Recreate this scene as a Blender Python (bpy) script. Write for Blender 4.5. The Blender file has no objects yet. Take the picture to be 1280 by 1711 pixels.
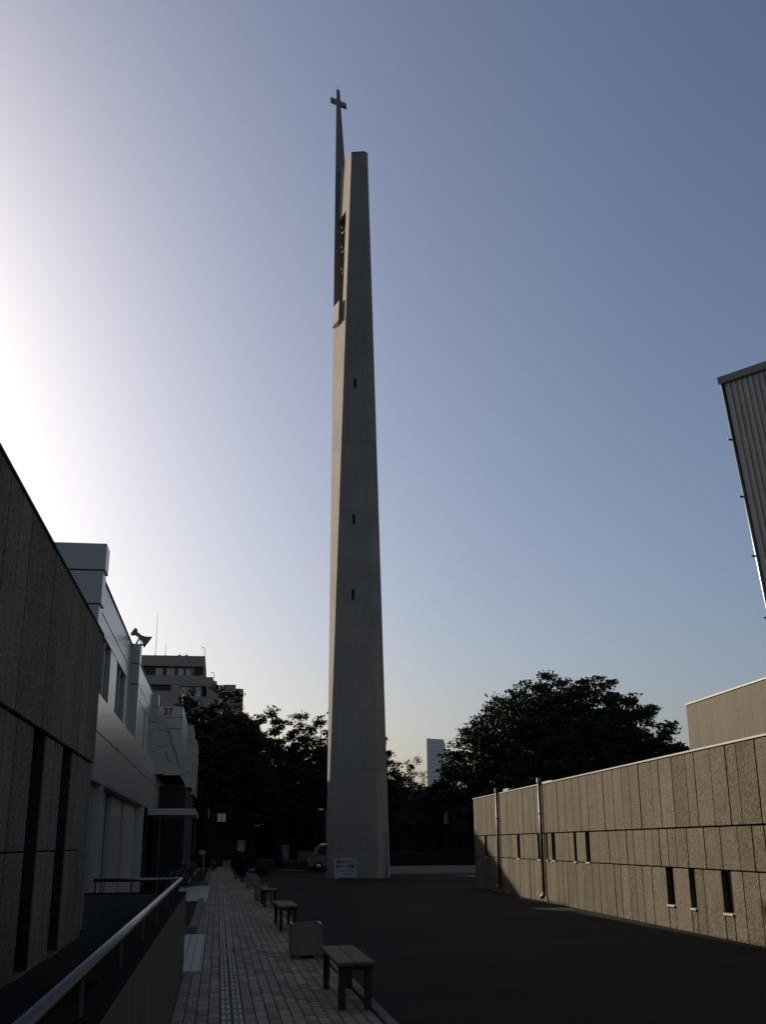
import bpy, math, random
import numpy as np
from mathutils import Vector, Matrix

R = math.radians
random.seed(7)
scene = bpy.context.scene
COL = scene.collection

# ------------------------------------------------------------------ camera
CAM_H, F_PX, IMG_H = 1.75, 1800.0, 1711.0
pitch, yaw, roll = R(17.10), R(8.43), R(0.4)
fwd = Vector((math.sin(yaw) * math.cos(pitch), math.cos(yaw) * math.cos(pitch), math.sin(pitch)))
r0 = Vector((math.cos(yaw), -math.sin(yaw), 0))
u0 = r0.cross(fwd)
upv = u0 * math.cos(roll) + r0 * math.sin(roll)
rgt = r0 * math.cos(roll) - u0 * math.sin(roll)
cam_d = bpy.data.cameras.new('camera')
cam = bpy.data.objects.new('camera', cam_d)
COL.objects.link(cam)
m = Matrix((rgt, upv, -fwd)).transposed().to_4x4()
m.translation = (0, 0, CAM_H)
cam.matrix_world = m
cam_d.sensor_fit = 'VERTICAL'
cam_d.sensor_height = 36.0
cam_d.lens = F_PX / IMG_H * 36.0
cam_d.clip_start, cam_d.clip_end = 0.05, 6000
scene.camera = cam

# ------------------------------------------------------------------ sky, sun, exposure
SUN_AZ, SUN_EL = -34.5, 20.0            # degrees from +Y towards +X, elevation
world = bpy.data.worlds.new('World')
scene.world = world
world.use_nodes = True
wn = world.node_tree
wn.nodes.clear()
sky = wn.nodes.new('ShaderNodeTexSky')
sky.sky_type = 'NISHITA'
sky.sun_disc = False
sky.sun_elevation = R(SUN_EL)
sky.sun_rotation = R(SUN_AZ)
sky.altitude = 30
sky.air_density = 1.0
sky.dust_density = 3.0
sky.ozone_density = 2.8
bg = wn.nodes.new('ShaderNodeBackground')
bg.inputs['Strength'].default_value = 0.069
wo = wn.nodes.new('ShaderNodeOutputWorld')
wb_ = wn.nodes.new('ShaderNodeVectorMath')          # the camera's white balance, the same in every direction
wb_.operation = 'MULTIPLY'
wb_.inputs[1].default_value = (1.03, 0.983, 1.0)
wn.links.new(sky.outputs[0], wb_.inputs[0])
wn.links.new(wb_.outputs[0], bg.inputs[0])
wn.links.new(bg.outputs[0], wo.inputs[0])

sun_d = bpy.data.lights.new('sun', 'SUN')
sun_d.energy = 4.7
sun_d.angle = R(0.53)
sun_d.color = (1.0, 0.88, 0.75)
sun = bpy.data.objects.new('sun', sun_d)
COL.objects.link(sun)
sdir = Vector((math.sin(R(SUN_AZ)) * math.cos(R(SUN_EL)), math.cos(R(SUN_AZ)) * math.cos(R(SUN_EL)), math.sin(R(SUN_EL))))
sun.rotation_euler = sdir.to_track_quat('Z', 'Y').to_euler()
sun.location = sdir * 80

scene.view_settings.view_transform = 'Standard'
scene.view_settings.look = 'None'
scene.view_settings.exposure = 0.5
scene.view_settings.gamma = 1.0
scene.view_settings.use_curve_mapping = False
scene.render.engine = 'CYCLES'
scene.cycles.use_denoising = True
scene.cycles.max_bounces = 8

# ------------------------------------------------------------------ materials
def mat(name, col, rough=0.8, metal=0.0, spec=0.3, scale=3.0, var=0.25, bump=0.0, bscale=60.0, fine=0.0,
        streak=0.0, piece=0.0, tint=None, emit=None, lift=0.0):
    """Procedural surface: world-space blotches, fine grain, vertical weather streaks, a tone per piece."""
    M = bpy.data.materials.new(name)
    M.use_nodes = True
    nt = M.node_tree
    N, L = nt.nodes, nt.links
    b = N['Principled BSDF']
    b.inputs['Roughness'].default_value = rough
    b.inputs['Metallic'].default_value = metal
    b.inputs['Specular IOR Level'].default_value = spec
    geo = N.new('ShaderNodeNewGeometry')
    def noise(sc, det=4, stretch=None):
        n = N.new('ShaderNodeTexNoise')
        n.inputs['Scale'].default_value = sc
        n.inputs['Detail'].default_value = det
        if stretch:
            mp = N.new('ShaderNodeMapping')
            mp.inputs['Scale'].default_value = stretch
            L.new(geo.outputs['Position'], mp.inputs['Vector'])
            L.new(mp.outputs[0], n.inputs['Vector'])
        else:
            L.new(geo.outputs['Position'], n.inputs['Vector'])
        return n.outputs['Fac']
    def math_(op, a, c, clamp=False):
        n = N.new('ShaderNodeMath')
        n.operation = op
        n.use_clamp = clamp
        for i, v in enumerate((a, c)):
            if isinstance(v, (int, float)):
                n.inputs[i].default_value = v
            else:
                L.new(v, n.inputs[i])
        return n.outputs[0]
    def dev(fac, amt):                      # (fac - .5) * 2 * amt
        return math_('MULTIPLY', math_('SUBTRACT', fac, 0.5), 2 * amt)
    v = math_('ADD', 1.0, dev(noise(scale), var))
    if fine:
        v = math_('ADD', v, dev(noise(bscale, 3), fine))
    if streak:
        v = math_('ADD', v, dev(noise(6.0, 4, (1, 1, 0.06)), streak))
    if piece:
        oi = N.new('ShaderNodeObjectInfo')
        rnd = math_('FRACT', math_('ADD', oi.outputs['Random'], geo.outputs['Random Per Island']), 0)
        v = math_('ADD', v, dev(rnd, piece))
    if lift:                                # concrete lifts: a tone per pour and a thin line at each pour joint
        sp = N.new('ShaderNodeSeparateXYZ')
        L.new(geo.outputs['Position'], sp.inputs[0])
        q = math_('DIVIDE', sp.outputs['Z'], lift)
        wn_ = N.new('ShaderNodeTexWhiteNoise')
        wn_.noise_dimensions = '1D'
        L.new(math_('FLOOR', q, 0), wn_.inputs['W'])
        v = math_('ADD', v, dev(wn_.outputs['Value'], .035))
        v = math_('SUBTRACT', v, math_('MULTIPLY', math_('LESS_THAN', math_('FRACT', q, 0), .03), .07))
    v = math_('MAXIMUM', v, 0.05)
    mx = N.new('ShaderNodeMix')
    mx.data_type = 'RGBA'
    mx.blend_type = 'MIX'
    mx.inputs['A'].default_value = (*col, 1)
    t = tint or col
    mx.inputs['B'].default_value = (*t, 1)
    if tint and piece:
        r2 = math_('FRACT', math_('MULTIPLY', rnd, 7.31), 0)
        L.new(math_('POWER', r2, 3.0), mx.inputs['Factor'])
    elif tint:
        L.new(math_('MULTIPLY', math_('SUBTRACT', noise(scale * 0.6), 0.35), 2.5, True), mx.inputs['Factor'])
    else:
        mx.inputs['Factor'].default_value = 0
    vm = N.new('ShaderNodeVectorMath')
    vm.operation = 'SCALE'
    L.new(mx.outputs['Result'], vm.inputs[0])
    L.new(v, vm.inputs['Scale'])
    L.new(vm.outputs[0], b.inputs['Base Color'])
    if bump:
        bp = N.new('ShaderNodeBump')
        bp.inputs['Strength'].default_value = bump
        bp.inputs['Distance'].default_value = 0.02
        L.new(noise(bscale, 5), bp.inputs['Height'])
        L.new(bp.outputs[0], b.inputs['Normal'])
    if emit:
        b.inputs['Emission Color'].default_value = (*emit[0], 1)
        b.inputs['Emission Strength'].default_value = emit[1]
    return M

M = {}
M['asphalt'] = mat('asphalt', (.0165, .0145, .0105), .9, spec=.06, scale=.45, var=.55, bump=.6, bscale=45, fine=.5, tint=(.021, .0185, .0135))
M['aggregate'] = mat('exposed_aggregate', (.092, .077, .052), .9, spec=.06, scale=1.2, var=.25, bump=1.0, bscale=21, fine=1.15, streak=.26, piece=.15)
M['aggregate_shade_side'] = mat('exposed_aggregate_shade_side', (.195, .158, .110), .9, spec=.08, scale=1.2, var=.25, bump=1.0, bscale=21, fine=.9, streak=.2, piece=.12)  # annex aggregate lightened and warmed for the building in shade
M['joint'] = mat('joint_shadow_gap', (.02, .018, .016), .95, spec=.1)
M['concrete'] = mat('tower_concrete', (.265, .236, .190), .85, spec=.1, scale=.5, var=.24, bump=.4, bscale=16, fine=.24, streak=.18, lift=1.35)
M['concrete_box'] = mat('weathered_concrete', (.095, .080, .056), .88, spec=.2, scale=1.0, var=.25, bump=.3, bscale=18, fine=.2, streak=.3)
M['wall_concrete'] = mat('parapet_concrete', (.10, .086, .064), .85, spec=.25, scale=1.3, var=.2, bump=.2, bscale=40, fine=.12, streak=.35)
M['white_panel'] = mat('painted_white_panel', (.44, .395, .33), .24, spec=.5, scale=.5, var=.07, bump=.04, bscale=9, streak=.08)
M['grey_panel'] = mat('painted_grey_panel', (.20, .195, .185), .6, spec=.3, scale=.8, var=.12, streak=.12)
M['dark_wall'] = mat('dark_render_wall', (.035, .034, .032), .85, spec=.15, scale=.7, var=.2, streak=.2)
M['coping'] = mat('coping_metal', (.16, .15, .13), .5, metal=.2, spec=.5, var=.1)
M['glass'] = mat('dark_window_glass', (.010, .011, .012), .1, spec=.25, var=.1)
M['black'] = mat('black_frame', (.015, .015, .016), .6, spec=.3)
M['sill'] = mat('pale_sill', (.24, .225, .19), .7, var=.15)
M['pipe'] = mat('painted_downpipe', (.12, .105, .085), .5, spec=.4, var=.12)
M['pipe_dark'] = mat('brown_downpipe', (.06, .05, .045), .5, spec=.4, var=.12)
M['steel'] = mat('brushed_steel', (.17, .163, .15), .33, metal=1.0, spec=.5, var=.08, bscale=30)
M['clad'] = mat('stainless_cladding', (.36, .33, .27), .55, metal=.5, spec=.5, scale=.7, var=.18, piece=.06, streak=.12)
M['paver'] = mat('concrete_paver', (.345, .275, .185), .85, spec=.15, scale=1.5, var=.25, bump=.4, bscale=60, fine=.4, piece=.24, tint=(.31, .225, .16))
M['tactile'] = mat('tactile_tile', (.50, .415, .29), .75, spec=.3, scale=2, var=.2, fine=.15, bscale=90, piece=.2)
M['tile_base'] = mat('tactile_tile_base', (.17, .145, .11), .8, spec=.15, scale=2, var=.25, fine=.2, bscale=70, piece=.2)
M['bedding'] = mat('joint_sand', (.010, .010, .009), .95, spec=.1, scale=4, var=.3)
M['kerb'] = mat('kerb_stone', (.17, .145, .105), .85, spec=.25, scale=2, var=.22, bump=.2, bscale=60, fine=.15, piece=.1)
M['slab'] = mat('pale_deck_board', (.50, .45, .36), .7, spec=.3, scale=2, var=.14, fine=.12, bscale=60, piece=.08)
M['soil'] = mat('planting_soil', (.025, .02, .015), .95, spec=.1, scale=5, var=.4, bump=.8, bscale=25)
M['wood'] = mat('weathered_timber', (.135, .085, .052), .75, spec=.25, scale=2, var=.25, bump=.25, bscale=35, fine=.3, piece=.15)
M['wood_dark'] = mat('dark_timber', (.05, .037, .03), .75, spec=.2, scale=2, var=.25, fine=.2, bscale=35)
M['planter'] = mat('planter_concrete', (.215, .18, .13), .85, spec=.25, scale=3, var=.2, bump=.3, bscale=60, fine=.25, streak=.15)
M['sign_white'] = mat('sign_white', (.34, .335, .325), .5, spec=.4, var=.06)
M['sign_frame'] = mat('sign_frame_grey', (.30, .31, .31), .4, metal=.4, spec=.5, var=.06)
M['ink'] = mat('black_ink', (.012, .012, .013), .6, var=.02)
M['ink_blue'] = mat('blue_ink', (.03, .035, .08), .6, var=.02)
M['leaf'] = mat('leaf_green', (.026, .036, .015), .7, spec=.12, scale=.5, var=.45, piece=.0)
M['leaf_dark'] = mat('leaf_dark_evergreen', (.018, .026, .012), .7, spec=.12, scale=.5, var=.45)
M['bark'] = mat('bark', (.028, .022, .018), .95, spec=.1, scale=3, var=.3, bump=.6, bscale=18)
M['rock'] = mat('grotto_rock', (.014, .0135, .013), .95, spec=.1, scale=1.5, var=.35, bump=.8, bscale=6)
M['statue'] = mat('white_statue_stone', (.22, .215, .205), .7, var=.08)
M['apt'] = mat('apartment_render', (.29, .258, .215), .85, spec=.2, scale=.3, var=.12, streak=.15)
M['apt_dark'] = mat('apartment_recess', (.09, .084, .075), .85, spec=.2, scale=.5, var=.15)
M['curtain'] = mat('window_curtain', (.42, .41, .40), .4, spec=.5, scale=1.2, var=.3)
M['tower_far'] = mat('far_facade_hazed', (.80, .72, .60), .7, var=.04, scale=.05)  # pale colour stands in for the haze over this distance
M['tower_far2'] = mat('far_facade_shade', (.50, .50, .50), .4, var=.05, scale=.05)
M['far_glass'] = mat('far_window_band', (.66, .60, .52), .3, var=.05, scale=.05)
M['car_paint'] = mat('van_paint', (.085, .068, .048), .35, metal=.2, spec=.6, var=.04)
M['car_roof'] = mat('van_roof_paint', (.75, .75, .75), .3, spec=.6, var=.04)
M['rubber'] = mat('rubber', (.012, .012, .012), .8, var=.1)
M['chrome'] = mat('chrome', (.7, .7, .7), .2, metal=1, var=.05)
M['dark_cap'] = mat('matt_black_cap', (.012, .012, .011), .95, spec=.02, var=.2)  # near-black capping added so the parapet top reads dark
M['van_glass'] = mat('tinted_van_glass', (.004, .004, .005), .15, spec=.08, var=.05)
M['horn'] = mat('grey_horn_paint', (.13, .135, .14), .4, spec=.5, var=.1)
M['bronze'] = mat('bell_bronze', (.45, .43, .40), .35, metal=.6, spec=.5, var=.15)
M['flower'] = mat('white_petals', (.75, .74, .72), .7, var=.1)
M['roof'] = mat('dark_roof_tile', (.045, .043, .045), .7, scale=3, var=.3)
M['tarp'] = mat('grey_tarp', (.05, .05, .05), .6, scale=4, var=.2, bump=.5, bscale=9)
M['brown_door'] = mat('brown_door', (.09, .055, .035), .5, spec=.4, var=.15)
M['lampshade'] = mat('white_lamp_cover', (.75, .75, .72), .4, var=.05)

# ------------------------------------------------------------------ mesh helpers
class MB:
    """collects shapes; build() links them as one mesh object"""
    def __init__(s):
        s.v, s.f = [], []
    def add(s, vs, fs):
        o = len(s.v)
        s.v += [tuple(p) for p in vs]
        s.f += [tuple(i + o for i in f) for f in fs]
        return s
    def prism(s, bot, top):
        n = len(bot)
        fs = [tuple(range(n - 1, -1, -1)), tuple(range(n, 2 * n))]
        fs += [(i, (i + 1) % n, n + (i + 1) % n, n + i) for i in range(n)]
        return s.add(list(bot) + list(top), fs)
    def box(s, x0, x1, y0, y1, z0, z1):
        b = [(x0, y0), (x1, y0), (x1, y1), (x0, y1)]
        return s.prism([(x, y, z0) for x, y in b], [(x, y, z1) for x, y in b])
    def cbox(s, x0, x1, y0, y1, z0, z1, c):
        """box with chamfered edges all round (top and bottom inset)"""
        def ring(i, z):
            return [(x0 + i, y0 + i, z), (x1 - i, y0 + i, z), (x1 - i, y1 - i, z), (x0 + i, y1 - i, z)]
        rs = [ring(c, z0), ring(0, z0 + c), ring(0, z1 - c), ring(c, z1)]
        vs = sum(rs, [])
        fs = [(3, 2, 1, 0), (12, 13, 14, 15)]
        for k in range(3):
            for i in range(4):
                j = (i + 1) % 4
                fs.append((k * 4 + i, k * 4 + j, k * 4 + 4 + j, k * 4 + 4 + i))
        return s.add(vs, fs)
    def tube(s, pts, rad, n=8, caps=True):
        pts = [Vector(p) for p in pts]
        rads = rad if isinstance(rad, (list, tuple)) else [rad] * len(pts)
        vs, fs = [], []
        prev = None
        for i, p in enumerate(pts):
            d = (pts[min(i + 1, len(pts) - 1)] - pts[max(i - 1, 0)]).normalized()
            ref = Vector((0, 0, 1)) if abs(d.z) < .95 else Vector((1, 0, 0))
            a = d.cross(ref).normalized() if prev is None else (prev - d * prev.dot(d)).normalized()
            prev = a
            b = d.cross(a)
            for k in range(n):
                t = 2 * math.pi * k / n
                vs.append(p + (a * math.cos(t) + b * math.sin(t)) * rads[i])
        for i in range(len(pts) - 1):
            for k in range(n):
                k2 = (k + 1) % n
                fs.append((i * n + k, i * n + k2, (i + 1) * n + k2, (i + 1) * n + k))
        if caps:
            fs.append(tuple(range(n - 1, -1, -1)))
            e = (len(pts) - 1) * n
            fs.append(tuple(range(e, e + n)))
        return s.add(vs, fs)
    def lathe(s, prof, n=16, org=(0, 0, 0), mtx=None):
        vs, fs = [], []
        for r, z in prof:
            for k in range(n):
                t = 2 * math.pi * k / n
                p = Vector((r * math.cos(t), r * math.sin(t), z))
                if mtx:
                    p = mtx @ p
                vs.append(p + Vector(org))
        for i in range(len(prof) - 1):
            for k in range(n):
                k2 = (k + 1) % n
                fs.append((i * n + k, i * n + k2, (i + 1) * n + k2, (i + 1) * n + k))
        return s.add(vs, fs)
    def build(s, name, material, parent=None, smooth=False, kind=None):
        me = bpy.data.meshes.new(name)
        me.from_pydata([tuple(p) for p in s.v], [], s.f)
        me.materials.append(M[material] if isinstance(material, str) else material)
        if smooth:
            me.polygons.foreach_set('use_smooth', [True] * len(me.polygons))
        me.update()
        return link(name, me, parent, kind)

def link(name, me, parent=None, kind=None):
    o = bpy.data.objects.new(name, me)
    COL.objects.link(o)
    if parent:
        o.parent = parent
    if kind:
        o['kind'] = kind
    return o

def tag(o, label, cat, group=None):
    o['label'], o['category'] = label, cat
    if group:
        o['group'] = group
    return o

def thing(name, label, cat, loc=(0, 0, 0), rz=0.0, group=None):
    o = bpy.data.objects.new(name, None)
    COL.objects.link(o)
    o.empty_display_size = .2
    o.location = loc
    o.rotation_euler = (0, 0, rz)
    return tag(o, label, cat, group)

def struct(o):
    o['kind'] = 'structure'
    return o

def copy_tree(o, parent=None):
    c = o.copy()
    COL.objects.link(c)
    c.parent = parent
    for ch in list(o.children):
        copy_tree(ch, c)
    return c

def text_mesh(body, size, depth):
    cu = bpy.data.curves.new('lettering', 'FONT')
    cu.body, cu.size, cu.extrude = body, size, depth
    cu.align_x, cu.align_y = 'CENTER', 'CENTER'
    cu.resolution_u = 3
    cu.offset = .006 * size / .17
    t = bpy.data.objects.new('lettering', cu)
    COL.objects.link(t)
    dg = bpy.context.evaluated_depsgraph_get()
    me = bpy.data.meshes.new_from_object(t.evaluated_get(dg))
    bpy.data.objects.remove(t)
    return me

def lettering(body, size, mtx, material, parent, width=None):
    me = text_mesh(body, size, .002)
    xs = [v.co.x for v in me.vertices] or [0, 1]
    if width:
        k = width / max(1e-6, max(xs) - min(xs))
        me.transform(Matrix.Diagonal((k, 1, 1, 1)))
    me.transform(mtx)
    me.materials.clear()
    me.materials.append(M[material])
    return link('lettering', me, parent)

FACE_CAM = Matrix(((1, 0, 0, 0), (0, 0, -1, 0), (0, 1, 0, 0), (0, 0, 0, 1)))   # text plane turned upright, facing -Y

# ================================================================== SETTING
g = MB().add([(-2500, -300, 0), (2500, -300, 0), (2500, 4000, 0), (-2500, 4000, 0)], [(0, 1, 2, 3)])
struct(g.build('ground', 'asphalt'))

# paved path with separate pavers, tactile tiles and a kerb
PX0, PX1, PY0, PY1 = -.425, 1.70, 9.0, 92.0
path = struct(MB().box(PX0, PX1, PY0, PY1, .004, .012).build('path', 'bedding'))
PW, PL_ = .125, .40
cols = []
x = PX0 + .004
while x + PW < PX1 + .01:
    if not (.05 <= x + PW / 2 <= .32):
        cols.append(x)
    x += PW
pav_meshes = []
for k in range(6):
    hz = .028 + random.uniform(-.002, .002)
    mb = MB().cbox(.006, PW - .006, .019, PL_ - .019, .006, hz, .003)
    o = mb.build('paver', 'paver')
    pav_meshes.append(o.data)
    bpy.data.objects.remove(o)
near, far = [], MB()
for ci, cx in enumerate(cols):
    off = (ci % 2) * PL_ / 2 + random.uniform(-.03, .03)
    y = PY0 + off
    while y < PY1 - PL_:
        near.append((y, cx))
        y += PL_
near.sort()
vis = [p for p in near if p[0] > 11.6]
big = set(vis[:300])
for (y, cx) in near:
    if (y, cx) in big:
        o = link('paver', random.choice(pav_meshes), path)
        o.location = (cx, y, random.uniform(-.0015, .0015))
    else:
        z = random.uniform(.026, .030)
        far.cbox(cx + .006, cx + PW - .006, y + .019, y + PL_ - .019, .006, z, .003)
far.build('paver_field', 'paver', path, kind='stuff')
# tactile strip: two rows of tiles, each with two rows of raised bars
TX0, TW, TLn = .081, .122, .80
mb = MB().cbox(.003, TW - .003, .003, TLn - .003, .010, .026, .003)
for bx in (.034, .088):
    for j in range(2):
        yb = .04 + j * .40
        def ring(i, z):
            return [(bx - .019 + i, yb + i, z), (bx + .019 - i, yb + i, z), (bx + .019 - i, yb + .26 - i, z), (bx - .019 + i, yb + .26 - i, z)]
        mb.prism(ring(0, .024), ring(.007, .034))
o = mb.build('tactile_tile', 'tactile')
tile_me = o.data
tile_me.materials.append(M['tile_base'])
for p_ in tile_me.polygons[:14]:
    p_.material_index = 1
bpy.data.objects.remove(o)
y = PY0
while y < PY1 - TLn:
    if not (19.2 < y < 19.9):
        for k in range(2):
            o = link('tactile_tile', tile_me, path)
            o.location = (TX0 + k * (TW + .004), y, 0)
    else:
        for k in range(4):
            for j in range(2):
                o = link('paver', pav_meshes[k], path)
                o.location = (TX0 - .01 + (k % 2) * .12, y + j * .40, 0)
    y += TLn
# kerb stones on the asphalt side
kerb = struct(MB().box(1.705, 1.83, 8.0, 92.0, .004, .02).build('kerb', 'bedding'))
kme = MB().cbox(.003, .122, .004, .996, .018, .055, .008).build('kerb_stone', 'kerb')
km = kme.data
bpy.data.objects.remove(kme)
for i in range(84):
    o = link('kerb_stone', km, kerb)
    o.location = (1.705, 8 + i, 0)

# raised planting bed at the far end of the yard
bed = struct(MB().box(-6, 60, 108.3, 170, 0.004, .36).build('planting_bed', 'soil'))
for i in range(24):
    MB().cbox(-6 + i * 2.0, -4.012 + i * 2.0, 108.0, 108.28, .004, .42, .02).build('kerb_stone', 'kerb', bed)

# ================================================================== BELL TOWER
def FL(z): return Vector((5.67 + .02742 * z, 59.58 - .0071 * z, z))
def FR(z): return Vector((8.36 - .0152 * z, 58.89 + .0038 * z, z))
def CH(z): return Vector((9.06 - .0253 * z, 59.47 - .0047 * z, z))
def BL(z): return Vector((5.83 + .0050 * z, 61.30 - .0014 * z, z))
def BR(z): return Vector((8.55 - .026 * z, 62.3 - .006 * z, z))
IN = Vector((-.259, .966, 0))             # direction the lit side runs back
SL = Vector((math.sin(R(64)), math.cos(R(64)), 0))   # direction of the rear slab
SN = Vector((math.sin(R(9)), math.cos(R(9)), 0))  # its back side
Z1, Z2, ZB0, ZT = 32.75, 34.1, 40.5, 44.35
tower = thing('bell_tower', 'tall slender concrete bell tower tapering to a spire with a cross', 'bell tower', (7.3, 60.5, 0))
TOFF = Vector((7.3, 60.5, 0))
def tw(mb, name, material, parent=None, smooth=False):
    mb.v = [tuple(Vector(p) - TOFF) for p in mb.v]
    return mb.build(name, material, parent or tower, smooth)
def boolean_cut(obj, cutters):
    for c in cutters:
        md = obj.modifiers.new('cut', 'BOOLEAN')
        md.operation, md.object, md.solver = 'DIFFERENCE', c, 'EXACT'
    dg = bpy.context.evaluated_depsgraph_get()
    me = bpy.data.meshes.new_from_object(obj.evaluated_get(dg))
    obj.modifiers.clear()
    obj.data = me
    for c in cutters:
        bpy.data.objects.remove(c)

shaft = tw(MB().prism([FL(0), FR(0), CH(0), BR(0), BL(0)], [FL(Z1), FR(Z1), CH(Z1), BR(Z1), BL(Z1)]), 'shaft', 'concrete')
FD = (FR(0) - FL(0)).normalized()
FN = Vector((FD.y, -FD.x, 0))             # front face outward normal (towards the yard)
slits = [(7.13, 27.9, 28.5), (7.06, 19.35, 19.95), (7.03, 14.9, 15.52)]
cut = []
for (sx, za, zb) in slits:
    c = FL(0) + FD * ((sx - 5.67) / FD.x)
    p = [c - FD * .085 + FN * .5, c + FD * .085 + FN * .5, c + FD * .085 - FN * .35, c - FD * .085 - FN * .35]
    p = [Vector((q.x, q.y, 0)) for q in p]
    mbc = MB().prism([q + Vector((0, 0, za)) for q in p], [q + Vector((0, 0, zb)) for q in p])
    cut.append(tw(mbc, 'cutter', 'joint'))
# shallow groove at the door recess low on the narrow right-hand face
CD = (CH(0) - FR(0)).normalized()
CN = Vector((CD.y, -CD.x, 0))
dc = FR(0) + CD * .50
p = [dc - CD * .22 + CN * .3, dc + CD * .22 + CN * .3, dc + CD * .22 - CN * .12, dc - CD * .22 - CN * .12]
p = [Vector((q.x, q.y, 0)) for q in p]
cut.append(tw(MB().prism([q + Vector((0, 0, -.05)) for q in p], [q + Vector((0, 0, 2.35)) for q in p]), 'cutter', 'joint'))
bpy.context.view_layer.update()
boolean_cut(shaft, cut)
for (sx, za, zb) in slits:
    c = FL(0) + FD * ((sx - 5.67) / FD.x) - FN * .30
    q = [c - FD * .084 - FN * .02, c + FD * .084 - FN * .02, c + FD * .084 + FN * .02, c - FD * .084 + FN * .02]
    q = [Vector((a.x, a.y, 0)) for a in q]
    tw(MB().prism([a + Vector((0, 0, za + .001)) for a in q], [a + Vector((0, 0, zb - .001)) for a in q]), 'slit_window', 'glass')
q = [dc - CD * .215 - CN * .115, dc + CD * .215 - CN * .115, dc + CD * .215 - CN * .09, dc - CD * .215 - CN * .09]
q = [Vector((a.x, a.y, 0)) for a in q]
tw(MB().prism([a + Vector((0, 0, .01)) for a in q], [a + Vector((0, 0, 2.33)) for a in q]), 'door', 'grey_panel')
# front slab above the bell chamber floor, with its chamfered corner
def IFL(z): return FL(z) + IN * .62
def ICH(z): return CH(z) + Vector((-.12, .45, 0))
tw(MB().prism([FL(Z1 + .002), FR(Z1 + .002), CH(Z1 + .002), ICH(Z1 + .002), IFL(Z1 + .002)], [FL(ZT), FR(ZT), CH(ZT), ICH(ZT), IFL(ZT)]), 'front_slab', 'concrete')
tw(MB().prism([FL(ZT) + Vector((-.02, -.02, .002)), FR(ZT) + Vector((0, -.03, .002)), CH(ZT) + Vector((.03, 0, .002)), ICH(ZT) + Vector((.03, .02, .002)), IFL(ZT) + Vector((-.02, 0, .002))],
              [FL(ZT) + Vector((-.02, -.02, .06)), FR(ZT) + Vector((0, -.03, .06)), CH(ZT) + Vector((.03, 0, .06)), ICH(ZT) + Vector((.03, .02, .06)), IFL(ZT) + Vector((-.02, 0, .06))]), 'cap_flashing', 'coping')
# rear slab that runs up into the spire
def slab_ring(z, w, t):
    a = BL(z)
    return [a, a + SL * w, a + SL * w + SN * t, a + SN * t]
rings = [(Z1 + .002, 1.75, .50), (ZT + .5, .76, .42), (49.0, .40, .32), (50.75, .26, .24)]
rear = None
mbr = MB()
for (za, wa, ta), (zb, wb, tb) in zip(rings[:-1], rings[1:]):
    mbr.prism(slab_ring(za, wa, ta), slab_ring(zb - .0005, wb, tb))
tw(mbr, 'spire_slab', 'concrete')
zc = 49.75
cc = BL(zc) + SL * .17 + SN * .14
arm = [cc - SL * .63 - SN * .16, cc + SL * .63 - SN * .16, cc + SL * .63 + SN * .12, cc - SL * .63 + SN * .12]
tw(MB().prism([p - Vector((0, 0, .15)) for p in arm], [p + Vector((0, 0, .15)) for p in arm]), 'cross_arm', 'concrete')
tp = BL(50.75) + SL * .13 + SN * .12
tw(MB().tube([tp, tp + Vector((0, 0, .35))], .011, 6), 'lightning_rod', 'pipe_dark')
# unseen side wall added on the far side to darken the bell opening
def SW(z): return CH(z) + Vector((-.12, .45, 0))
mbw = MB().prism([SW(Z1 + .002), SW(Z1 + .002) + Vector((-.25, 0, 0)), BL(Z1) + SL * 1.5, BL(Z1) + SL * 1.72],
                 [SW(ZT - 2), SW(ZT - 2) + Vector((-.2, 0, 0)), BL(ZT - 2) + SL * .75, BL(ZT - 2) + SL * .92])
tw(mbw, 'unseen_side_wall', 'concrete')
# beam tying the two slabs together at the top
def beam_ring(z):
    a = FL(z) + IN * .60 + Vector((.03, 0, 0))
    b = FL(z) + IN * 2.13 + Vector((.02, 0, 0))
    return [a, b, b + Vector((.42, .02, 0)), a + Vector((.42, 0, 0))]
tw(MB().prism(beam_ring(ZB0), beam_ring(ZT - .002)), 'top_beam', 'concrete')
# ledge under the bell opening: outer face leans out to the back, soffit slopes down to the side wall
def O(k, out, z): return FL(z) + IN * k + Vector((-out, -out * .27, 0))
lp = ((.72, .20), (1.78, .20), (2.0, .05), (2.0, -.5), (.72, -.4))
lv = [O(k_, o_, Z1) for k_, o_ in lp] + [O(k_, o_, Z2) for k_, o_ in lp] + [O(1.15, .0, Z1 - .27)]
tw(MB().add(lv, [(5, 6, 7, 8, 9)] + [(i, (i + 1) % 5, 5 + (i + 1) % 5, 5 + i) for i in range(5)] + [(i, 10, (i + 1) % 5) for i in range(5)]), 'ledge', 'concrete')
# bells hanging in the opening, one above another
for i, (zb, rb) in enumerate(((39.3, .27), (37.9, .24), (36.4, .21))):
    pos = FL(zb) + IN * 1.25 + Vector((.30, .08, 0))
    b = thing('bell', ('uppermost', 'middle', 'lowest')[i] + ' bronze bell hanging in the tower opening', 'bell', pos, group='bells hanging in the tower opening')
    MB().lathe([(.01, .62 * rb * 2), (rb * .45, .60 * rb * 2), (rb * .55, .45 * rb * 2), (rb * .62, .2 * rb * 2), (rb * .8, .05 * rb * 2), (rb, -.1 * rb * 2), (rb * .93, -.12 * rb * 2), (rb * .5, .3 * rb * 2)], 20).build('bell_body', 'bronze', b, True)
    MB().tube([(-.55 * rb * 2, 0, .68 * rb * 2), (.62 * rb * 2, 0, .68 * rb * 2)], .05, 8).build('yoke', 'pipe', b)
    MB().tube([(0, 0, .25 * rb * 2), (0, 0, -.16 * rb * 2)], [.015, .05], 8).build('clapper', 'pipe_dark', b)

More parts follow.
